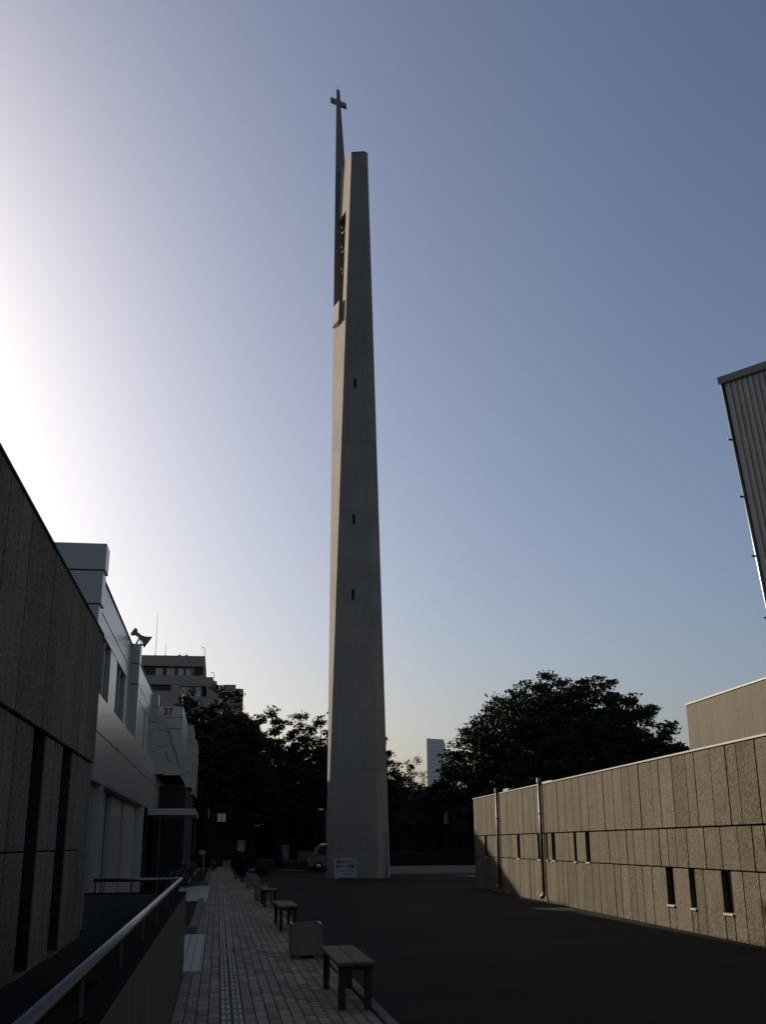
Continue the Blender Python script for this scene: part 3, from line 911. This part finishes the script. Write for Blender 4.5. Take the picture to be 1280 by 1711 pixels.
# ================================================================== BICYCLE
def bicycle(loc, rz_, label, colour):
    t = thing('bicycle', label, 'bicycle', loc, rz_, 'bicycles by the entrance')
    rw = .34
    for xx in (-.53, .53):
        w_ = MB()
        pts = [(xx + rw * math.cos(a), 0, .36 + rw * math.sin(a)) for a in [2 * math.pi * k / 32 for k in range(33)]]
        tyre = w_.tube(pts, .02, 6, False).build('wheel', 'rubber', t, True)
        rim = MB().tube([(xx + (p[0] - xx) * .93, 0, .36 + (p[2] - .36) * .93) for p in pts], .010, 6, False).build('rim', 'pipe_dark', tyre, True)
        sk = MB()
        for k in range(14):
            a = 2 * math.pi * k / 14
            sk.tube([(xx, 0, .36), (xx + rw * .93 * math.cos(a), 0, .36 + rw * .93 * math.sin(a))], .003, 3)
        sk.build('spokes', 'pipe_dark', tyre)
    f = MB()
    for a, b, r_ in (((-.53, 0, .36), (-.1, 0, .32), .012), ((-.53, 0, .36), (-.22, 0, .72), .011), ((-.1, 0, .32), (-.24, 0, .80), .016),
                     ((-.1, 0, .32), (.36, 0, .78), .018), ((.53, 0, .36), (.36, 0, .82), .014), ((-.2, 0, .55), (.36, 0, .74), .014)):
        f.tube([a, b], r_, 8)
    f.build('frame', colour, t)
    MB().tube([(.36, 0, .82), (.33, 0, 1.0)], .012, 8).build('stem', 'chrome', t)
    MB().tube([(.15, -.27, 1.02), (.30, -.2, 1.04), (.33, 0, 1.0), (.30, .2, 1.04), (.15, .27, 1.02)], .012, 8).build('handlebar', 'pipe', t, True)
    MB().prism([(-.38, -.09, .80), (-.12, -.03, .80), (-.12, .03, .80), (-.38, .09, .80)], [(-.37, -.08, .86), (-.12, -.02, .84), (-.12, .02, .84), (-.37, .08, .86)]).build('saddle', 'rubber', t)
    MB().prism([(.42, -.12, .72), (.64, -.12, .72), (.64, .12, .72), (.42, .12, .72)], [(.40, -.17, .95), (.72, -.17, .95), (.72, .17, .95), (.40, .17, .95)]).build('basket', 'pipe_dark', t)
    MB().lathe([(.03, -.01), (.09, -.01), (.09, .01), (.03, .01)], 16, (-.1, -.04, .32), Matrix.Rotation(R(90), 3, 'X')).build('chainring', 'chrome', t)
    return t
bicycle((-1.58, 49.2, .055), R(3), 'bicycle with wire wheels parked by the entrance canopy', 'pipe_dark')
bicycle((-1.75, 47.6, .055), R(28), 'second bicycle leaning further left behind the handrail end', 'grey_panel')

# ================================================================== VAN
van = thing('parked_van', 'tan and white van half hidden behind the left side of the tower', 'van', (8.32, 74.9, 0))
prof = [(-2.36, .32), (-2.40, .60), (-2.36, .84), (-2.22, 1.00), (-2.12, 1.08), (-1.88, 1.50), (-1.72, 1.67), (-1.2, 1.735), (1.2, 1.735), (2.05, 1.68), (2.22, 1.45), (2.32, .95), (2.34, .38)]
def van_section(y, k):
    return [(x * (1 - .012 * k), y, z) for x, z in prof]
vs, fs = [], []
for y_, k, zs in ((-.84, 0, 1), (-.70, 1, 1), (.70, 1, 1), (.84, 0, 1)):
    for x, z in prof:
        yy = y_
        if z > 1.0 and abs(y_) > .8:
            yy = y_ * (1 - .16 * (z - 1.0) / .74)
        vs.append((x, yy, z if abs(y_) < .8 or z < 1.7 else z - .03))
n_ = len(prof)
for k in range(3):
    for i in range(n_):
        j = (i + 1) % n_
        fs.append((k * n_ + i, k * n_ + j, (k + 1) * n_ + j, (k + 1) * n_ + i))
fs.append(tuple(range(n_ - 1, -1, -1)))
fs.append(tuple(range(3 * n_, 4 * n_)))
MB().add(vs, fs).build('body', 'car_paint', van)
MB().prism([(-1.62, -.71, 1.70), (2.0, -.71, 1.70), (2.0, .71, 1.70), (-1.62, .71, 1.70)], [(-1.5, -.66, 1.775), (1.9, -.66, 1.765), (1.9, .66, 1.765), (-1.5, .66, 1.775)]).build('roof', 'car_roof', van)
def side_win(pts, name):
    for sgn in (-1, 1):
        def yv(z): return sgn * (.84 * (1 - .16 * (z - 1.0) / .74) + .03)
        a = [(x, yv(z), z) for x, z in pts]
        b = [(x, yv(z) - sgn * .05, z) for x, z in pts]
        if sgn > 0:
            a, b = a[::-1], b[::-1]
        MB().prism(b, a).build(name, 'van_glass', van)
side_win([(-2.02, 1.08), (-.95, 1.02), (-.95, 1.62), (-1.62, 1.62), (-1.80, 1.46)], 'side_window')
side_win([(-.88, 1.02), (.55, 1.02), (.55, 1.62), (-.88, 1.62)], 'side_window')
side_win([(.62, 1.08), (2.0, 1.08), (1.9, 1.58), (.62, 1.62)], 'side_window')
MB().add([(-2.135, -.68, 1.09), (-2.135, .68, 1.09), (-1.765, .60, 1.655), (-1.765, -.60, 1.655), (-2.11, -.68, 1.08), (-2.11, .68, 1.08), (-1.74, .60, 1.64), (-1.74, -.60, 1.64)],
         [(0, 1, 2, 3), (7, 6, 5, 4), (0, 4, 5, 1), (1, 5, 6, 2), (2, 6, 7, 3), (3, 7, 4, 0)]).build('windscreen', 'van_glass', van)
for sgn in (-1, 1):
    MB().cbox(-2.40, -2.28, sgn * .68 - .13, sgn * .68 + .13, .66, .84, .03).build('headlight', 'lampshade', van)
    for xx in (-1.80, 1.45):
        ty = MB().lathe([(.19, -.10), (.30, -.10), (.325, -.06), (.325, .06), (.30, .10), (.19, .10)], 24, (xx, sgn * .76, .325), Matrix.Rotation(R(90), 3, 'X')).build('wheel', 'rubber', van, True)
        MB().lathe([(.01, -.07), (.06, -.09), (.17, -.06), (.195, -.09), (.195, .09), (.01, .07)], 16, (xx, sgn * .76, .325), Matrix.Rotation(R(90), 3, 'X')).build('rim', 'chrome', ty, True)
    MB().cbox(-2.0, -1.84, sgn * .93 - .09, sgn * .93 + .09, 1.06, 1.22, .03).build('mirror', 'car_paint', van)
MB().cbox(-2.46, -2.3, -.78, .78, .34, .56, .04).build('bumper', 'car_paint', van)

# street lamp beside the tower
sl = thing('street_lamp', 'street lamp with a small white head left of the tower', 'street lamp', (7.2, 76, 0))
MB().tube([(0, 0, 0), (0, 0, 3.9)], [.06, .04], 10).build('pole', 'pipe_dark', sl, True)
MB().tube([(0, 0, 3.85), (-.15, 0, 3.98), (-.32, 0, 4.0)], .025, 8).build('arm', 'pipe_dark', sl, True)
MB().cbox(-.52, -.22, -.1, .1, 3.95, 4.05, .03).build('lamp_head', 'lampshade', sl)

# ================================================================== FAR BUILDINGS
AP = thing('apartment_block', 'grey stepped apartment block with rooftop aerials behind the white building', 'building', (-3, 110, 0))
def ap(x0, x1, y0, y1, z0, z1, name, material='apt', parent=None):
    return MB().box(x0 + 3, x1 + 3, y0 - 110, y1 - 110, z0, z1).build(name, material, parent or AP)
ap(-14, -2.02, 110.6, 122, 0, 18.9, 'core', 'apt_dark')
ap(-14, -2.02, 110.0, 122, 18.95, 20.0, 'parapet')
ap(-14, -2.0, 110.0, 110.59, 17.1, 18.0, 'balcony_front')
ap(-14, -7.4, 110.0, 110.59, 0, 17.09, 'wall')
ap(-7.39, -5.28, 110.0, 110.59, 0, 16.45, 'wall')
ap(-5.27, -4.42, 110.0, 110.59, 0, 17.09, 'wall')
ap(-4.41, -1.78, 110.0, 110.59, 0, 15.9, 'wall')
ap(-1.77, -.13, 110.0, 121, 0, 17.05, 'wing')
ap(-2.0, -1.14, 110.05, 121, 17.06, 17.9, 'wing')
ap(-1.13, -.75, 110.1, 121, 17.06, 17.5, 'wing')
ap(-.12, 1.15, 110.6, 121, 0, 17.0, 'wing')
ap(-.12, 1.15, 110.0, 110.59, 16.2, 17.15, 'parapet')
ap(-.12, 1.15, 110.0, 110.59, 0, 15.70, 'wall')
ap(1.16, 1.92, 110.0, 110.8, 0, 16.75, 'wall')
for x0 in (-3.2, -2.15):
    ap(x0, x0 + .12, 110.05, 110.5, 18.0, 18.949, 'column')
for x0, x1 in ((-7.9, -7.1), (-6.9, -6.2), (-5.8, -5.0), (-4.7, -4.1), (-3.9, -3.3), (-3.0, -2.3)):
    w_ = ap(x0, x1, 110.55, 110.597, 18.05, 18.8, 'window', 'curtain' if random.random() < .5 else 'glass')
    ap(x0 - .05, x0 - .005, 110.53, 110.596, 18.03, 18.85, 'frame', 'black', w_)
for x0, x1 in ((-6.6, -6.0), (-5.95, -5.35)):
    ap(x0, x1, 110.55, 110.597, 16.46, 16.9, 'window', 'glass')
for x0, x1 in ((-4.35, -3.75), (-3.70, -3.1), (-2.9, -2.3)):
    w_ = ap(x0, x1, 110.3, 110.36, 15.91, 16.9, 'window', 'curtain')
    ap(x0 - .045, x0 - .003, 110.27, 110.36, 15.91, 16.95, 'frame', 'sill', w_)
ap(-4.41, -1.78, 110.02, 110.58, 16.96, 17.09, 'lintel')
ap(.05, .95, 110.5, 110.59, 15.75, 16.15, 'window', 'glass')
for i, (x, z0, z1, lb) in enumerate(((-6.99, 20.0, 24.3, 'tall thin aerial mast on the apartment roof'), (-6.0, 20.0, 21.3, 'short thin aerial mast on the apartment roof'),)):
    t = thing('aerial_mast', lb, 'aerial', (x, 112 if False else 110.3, z0), group='aerials on the apartment roof')
    MB().tube([(0, 0, 0), (0, 0, z1 - z0)], [.03, .015], 6).build('mast', 'pipe_dark', t)
    MB().box(-.12, .12, -.12, .12, 0, .05).build('base', 'pipe_dark', t)
for x, z, lb in ((-2.1, 20.0, 'hooked vent pipe on the upper edge of the apartment roof'), (-1.05, 17.5, 'hooked vent pipe on the lower step of the apartment roof')):
    t = thing('vent_pipe', lb, 'vent pipe', (x, 110.4, z), group='hooked pipes on the apartment roof')
    MB().tube([(0, 0, 0), (0, 0, .75), (-.05, 0, .9), (-.18, 0, .95), (-.3, 0, .9), (-.33, 0, .78)], .028, 6).build('pipe', 'sill', t, True)
    MB().lathe([(.07, 0), (.07, .08), (.03, .1)], 8).build('flange', 'sill', t)
for x, z in ((-4.6, 20.0), (-3.9, 20.0)):
    t = thing('roof_vent', 'small square vent on the apartment roof edge, %s of the two' % ('left' if x < -4.2 else 'right'), 'vent', (x, 110.4, z), group='vents on the apartment roof')
    MB().box(-.15, .15, -.15, .15, 0, .12).build('base', 'apt', t)
    MB().tube([(0, 0, .12), (0, 0, .4)], .02, 5).build('pipe', 'pipe_dark', t)

HT = thing('high_rise', 'pale distant office tower with fine floor lines beyond the trees', 'building', (118, 600, 0))
MB().prism([(-5.4, 0, 0), (5.4, 6, 0), (13.4, 40, 0), (3.2, 40, 0)], [(-5.4, 0, 57.5), (5.4, 6, 57.5), (13.4, 40, 57.5), (3.2, 40, 57.5)]).build('body', 'tower_far', HT)
MB().prism([(5.46, 6, 0), (18, 30, 0), (19, 40, 0), (13.5, 40, 0)], [(5.46, 6, 52.5), (18, 30, 52.5), (19, 40, 52.5), (13.5, 40, 52.5)]).build('side_wing', 'tower_far2', HT)
for k in range(24):
    z = 2.5 + k * 2.28
    MB().prism([(-5.0, .12, z), (5.0, 5.68, z), (5.0, 5.9, z), (-5.0, .35, z)], [(-5.0, .12, z + .7), (5.0, 5.68, z + .7), (5.0, 5.9, z + .7), (-5.0, .35, z + .7)]).build('window_band', 'far_glass', HT)

def house(name, label, x0, x1, y0, y1, zw, zr, wins):
    t = thing(name, label, 'house', ((x0 + x1) / 2, y0, 0))
    w, d = (x1 - x0) / 2, y1 - y0
    MB().box(-w, w, 0, d, 0, zw).build('wall', 'dark_wall', t)
    MB().add([(-w - .4, -.4, zw), (w + .4, -.4, zw), (w + .4, d + .4, zw), (-w - .4, d + .4, zw), (-w - .4, d / 2, zr), (w + .4, d / 2, zr),
              (-w - .4, -.4, zw + .12), (w + .4, -.4, zw + .12)],
             [(3, 2, 1, 0), (0, 1, 7, 6), (6, 7, 5, 4), (2, 3, 4, 5), (0, 6, 4, 3), (1, 2, 5, 7)]).build('roof', 'roof', t)
    for (a, b, c, e, mt) in wins:
        wn_ = MB().box(a - (x0 + x1) / 2, b - (x0 + x1) / 2, -.02, -.003, c, e).build('window', mt, t)
        MB().box((a + b) / 2 - (x0 + x1) / 2 - .02, (a + b) / 2 - (x0 + x1) / 2 + .02, -.05, -.021, c, e).build('mullion', 'black', wn_)
    return t
M['pale_window'] = mat('pale_window', (.4, .38, .3), .4, var=.3, scale=3, emit=((1, .95, .78), .03))  # weak emission keeps this pane pale
house('dark_house', 'dark house with one pale window behind the trees left of the tower', -3.5, 3.2, 101.5, 107, 5.6, 8.0, [(-.18, .56, 3.7, 4.42, 'pale_window'), (-2.4, -1.6, 3.7, 4.4, 'glass'), (1.6, 2.4, 3.7, 4.4, 'glass')])
house('garden_house', 'low dark roofed house behind the hedge right of the tower', 17.5, 23.5, 112, 120, 5.6, 7.5, [(18.5, 19.5, 3.4, 4.6, 'glass'), (21, 22, 3.4, 4.6, 'glass')])

# grotto with a white statue
gr = thing('rock_grotto', 'dark rock grotto mound behind the hedge right of the tower', 'grotto', (17.6, 87, 0))
rr = np.random.RandomState(11)
seg, rings_ = 28, 12
vs, fs = [], []
for i in range(rings_ + 1):
    ph = math.pi / 2 * i / rings_
    for k in range(seg):
        th = 2 * math.pi * k / seg
        bump_ = 1 + .10 * math.sin(3 * th + 2 * i) + .08 * rr.normal()
        niche = 1.0
        if abs((th - 1.5 * math.pi)) < .55 and 2 <= i <= 8:
            niche = .62
        vs.append((4.6 * math.cos(th) * math.cos(ph) * bump_, 2.6 * math.sin(th) * math.cos(ph) * bump_ * niche, 6.0 * math.sin(ph) * (1 + .04 * rr.normal())))
for i in range(rings_):
    for k in range(seg):
        k2 = (k + 1) % seg
        fs.append((i * seg + k, i * seg + k2, (i + 1) * seg + k2, (i + 1) * seg + k))
MB().add(vs, fs).build('rock', 'rock', gr)
MB().box(-.55, .55, -2.55, -1.2, 0, 3.15).build('pedestal', 'rock', gr)
st = tag(MB().lathe([(.0, 0), (.19, .0), (.20, .05), (.175, .3), (.15, .55), (.165, .68), (.15, .76), (.06, .80), (.055, .82), (.085, .87), (.09, .92), (.07, .98), (.02, 1.01), (.0, 1.012)], 18).build('statue', 'statue', None, True),
         'small white robed statue standing in the dark grotto', 'statue')
st.location = (17.35, 84.85, 3.152)
st.scale = (1, .8, 1)

# hedge with low white wall right of the tower
def hedge(x0, x1, y, label, seed):
    t = thing('hedge', label, 'hedge', ((x0 + x1) / 2, y, 0), 0, 'clipped hedges right of the tower')
    r_ = np.random.RandomState(seed)
    n = int((x1 - x0) * 2600)
    p = r_.uniform((-(x1 - x0) / 2, -.42, .35), ((x1 - x0) / 2, .42, 1.26), (n, 3))
    p[:, 2] += .05 * np.sin(p[:, 0] * 3 + seed)
    leaf_mesh('foliage', leaves_at(p, .055, r_), 'leaf_dark', t)
    MB().box(-(x1 - x0) / 2 + .06, (x1 - x0) / 2 - .06, -.3, .3, .0, 1.08).build('inner_twigs', 'soil', t)
hedge(9.6, 12.5, 66.9, 'clipped dark hedge just right of the tower', 1)
hedge(12.75, 15.9, 66.9, 'clipped dark hedge between the statue grotto and the annex', 2)
lw_ = thing('low_wall', 'low pale planter wall in front of the clipped hedges', 'wall', (12.7, 66.2, 0))
xx = -3.2
while xx < 3.2:
    w = .95
    MB().cbox(xx + .006, xx + w - .006, -.08, .08, .06, .47, .015).build('wall_block', 'sill', lw_)
    xx += w
MB().box(-3.2, 3.4, -.06, .06, 0, .058).build('footing', 'joint', lw_)
MB().cbox(-3.3, 3.6, -1.2, -.095, 0.003, .06, .01).build('step', 'kerb', lw_)

# ================================================================== TREES
def tree(name, label, base, height, rx, ry, z0, n_cl, per, leaf, seed, material='leaf', flat=.45, trunk=.35, group='trees behind the yard', lean=0.0, clump=None, hollow=.35, skew=0.0, lobes=1.0):
    t = thing(name, label, 'tree', base, 0, group)
    r_ = np.random.RandomState(seed)
    rz_ = height - z0
    # lobed dome: clump centres through the crown, denser near the shell
    d = r_.normal(size=(n_cl, 3))
    d[:, 2] = np.abs(d[:, 2]) * 1.0 - .12
    d /= np.linalg.norm(d, axis=1)[:, None]
    th = np.arctan2(d[:, 1], d[:, 0])
    lob = 1 + lobes * (.10 * np.sin(3 * th + seed) + .08 * np.sin(5 * th + 2 * seed + d[:, 2] * 4) + .05 * np.sin(9 * th + d[:, 2] * 7))
    rad = r_.uniform(hollow, 1, n_cl) ** .55 * lob
    c = d * rad[:, None] * np.array([rx, ry, rz_]) * .93
    c[:, 0] += skew * c[:, 2]
    c[:, 2] += z0
    cl = clump or rx * .14
    pts = []
    for i in range(n_cl):
        n = max(8, int(per * r_.uniform(.5, 1.4)))
        q = r_.normal(size=(n, 3))
        q /= np.linalg.norm(q, axis=1)[:, None]
        q *= (r_.uniform(0, 1, n) ** .5)[:, None]
        s = cl * r_.uniform(.6, 1.45)
        pts.append(c[i] + q * np.array([s, s, s * flat]))
    pts = np.concatenate(pts)
    leaf_mesh('crown', leaves_at(pts, leaf, r_), material, t)
    mb = MB()
    tz = z0 + rz_ * .12
    mb.tube([(0, 0, 0), (lean * .3, .1, tz * .4), (lean, 0, tz)], [trunk * 1.25, trunk, trunk * .8], 10)
    idx = r_.choice(n_cl, min(n_cl, 34), replace=False)
    for k in idx:
        e = Vector(c[k])
        s = Vector((lean, 0, tz * r_.uniform(.75, 1.0)))
        mid = s.lerp(e, .5) + Vector((r_.normal() * .3, r_.normal() * .3, .12 * rz_ * r_.uniform(0, 1)))
        mb.tube([s, s.lerp(mid, .5) + Vector((0, 0, .1)), mid, e], [trunk * .38, trunk * .28, trunk * .18, .02], 6)
    mb.build('trunk', 'bark', t, True)
    return t

tree('broad_tree', 'huge dome shaped tree behind the annex', (27.6, 86, 0), 15.5, 11.6, 8.5, 4.4, 2700, 80, .18, 21, 'leaf', .40, .55, clump=.85, hollow=.06, lobes=.35)
tree('broad_tree', 'leafy tree directly behind the white building blocks', (-.6, 90, 0), 14.2, 5.6, 4.5, 5.9, 800, 90, .16, 5, 'leaf', .5, .32, clump=.62, hollow=.1)
tree('broad_tree', 'airy tree with bright sky gaps left of the tower', (5.0, 95, 0), 13.4, 4.9, 4.0, 4.6, 520, 72, .15, 8, 'leaf', .5, .30, clump=.60, hollow=.2)
tree('broad_tree', 'tree half hidden behind the left side of the tower', (9.4, 96, 0), 13.0, 4.4, 3.8, 4.6, 470, 72, .15, 12, 'leaf', .5, .30, clump=.60, hollow=.2)
tree('broad_tree', 'small tree peeking out right of the tower', (13.2, 92, 0), 10.2, 2.4, 2.6, 4.5, 200, 60, .14, 31, 'leaf', .55, .22, clump=.45, hollow=.2)
tree('conical_shrub_tree', 'rounded conifer like bush before the distant tower block', (17.8, 104, 0), 9.6, 2.0, 2.0, 2.0, 240, 80, .11, 41, 'leaf_dark', .9, .15, clump=.42, hollow=.1)
k = 0
names = ['dense evergreen beside the white building end', 'dense evergreen above the sign post', 'dense evergreen behind the white panel sign', 'dense evergreen behind the van',
         'dense evergreen right of the tower edge', 'dense evergreen behind the grotto', 'dense evergreen under the dome shaped tree', 'dense evergreen at the far corner of the annex']
for (x, y, h, rx) in ((-3.6, 96.5, 9.0, 3.0), (5.2, 112.5, 9.4, 3.6), (9.6, 112, 9.2, 3.4), (13.6, 111.5, 8.8, 3.4), (16.4, 100, 7.2, 2.8), (20.2, 98, 6.9, 3.0), (24.6, 95, 7.2, 3.4), (29.5, 94, 7.0, 3.4)):
    tree('evergreen_tree', names[k], (x, y, .36 if y > 108 else 0), h, rx, 2.6, .2, 330, 120, .15, 60 + k, 'leaf_dark', .7, .2, group='dense evergreens behind the yard', clump=.75, hollow=.05)
    k += 1
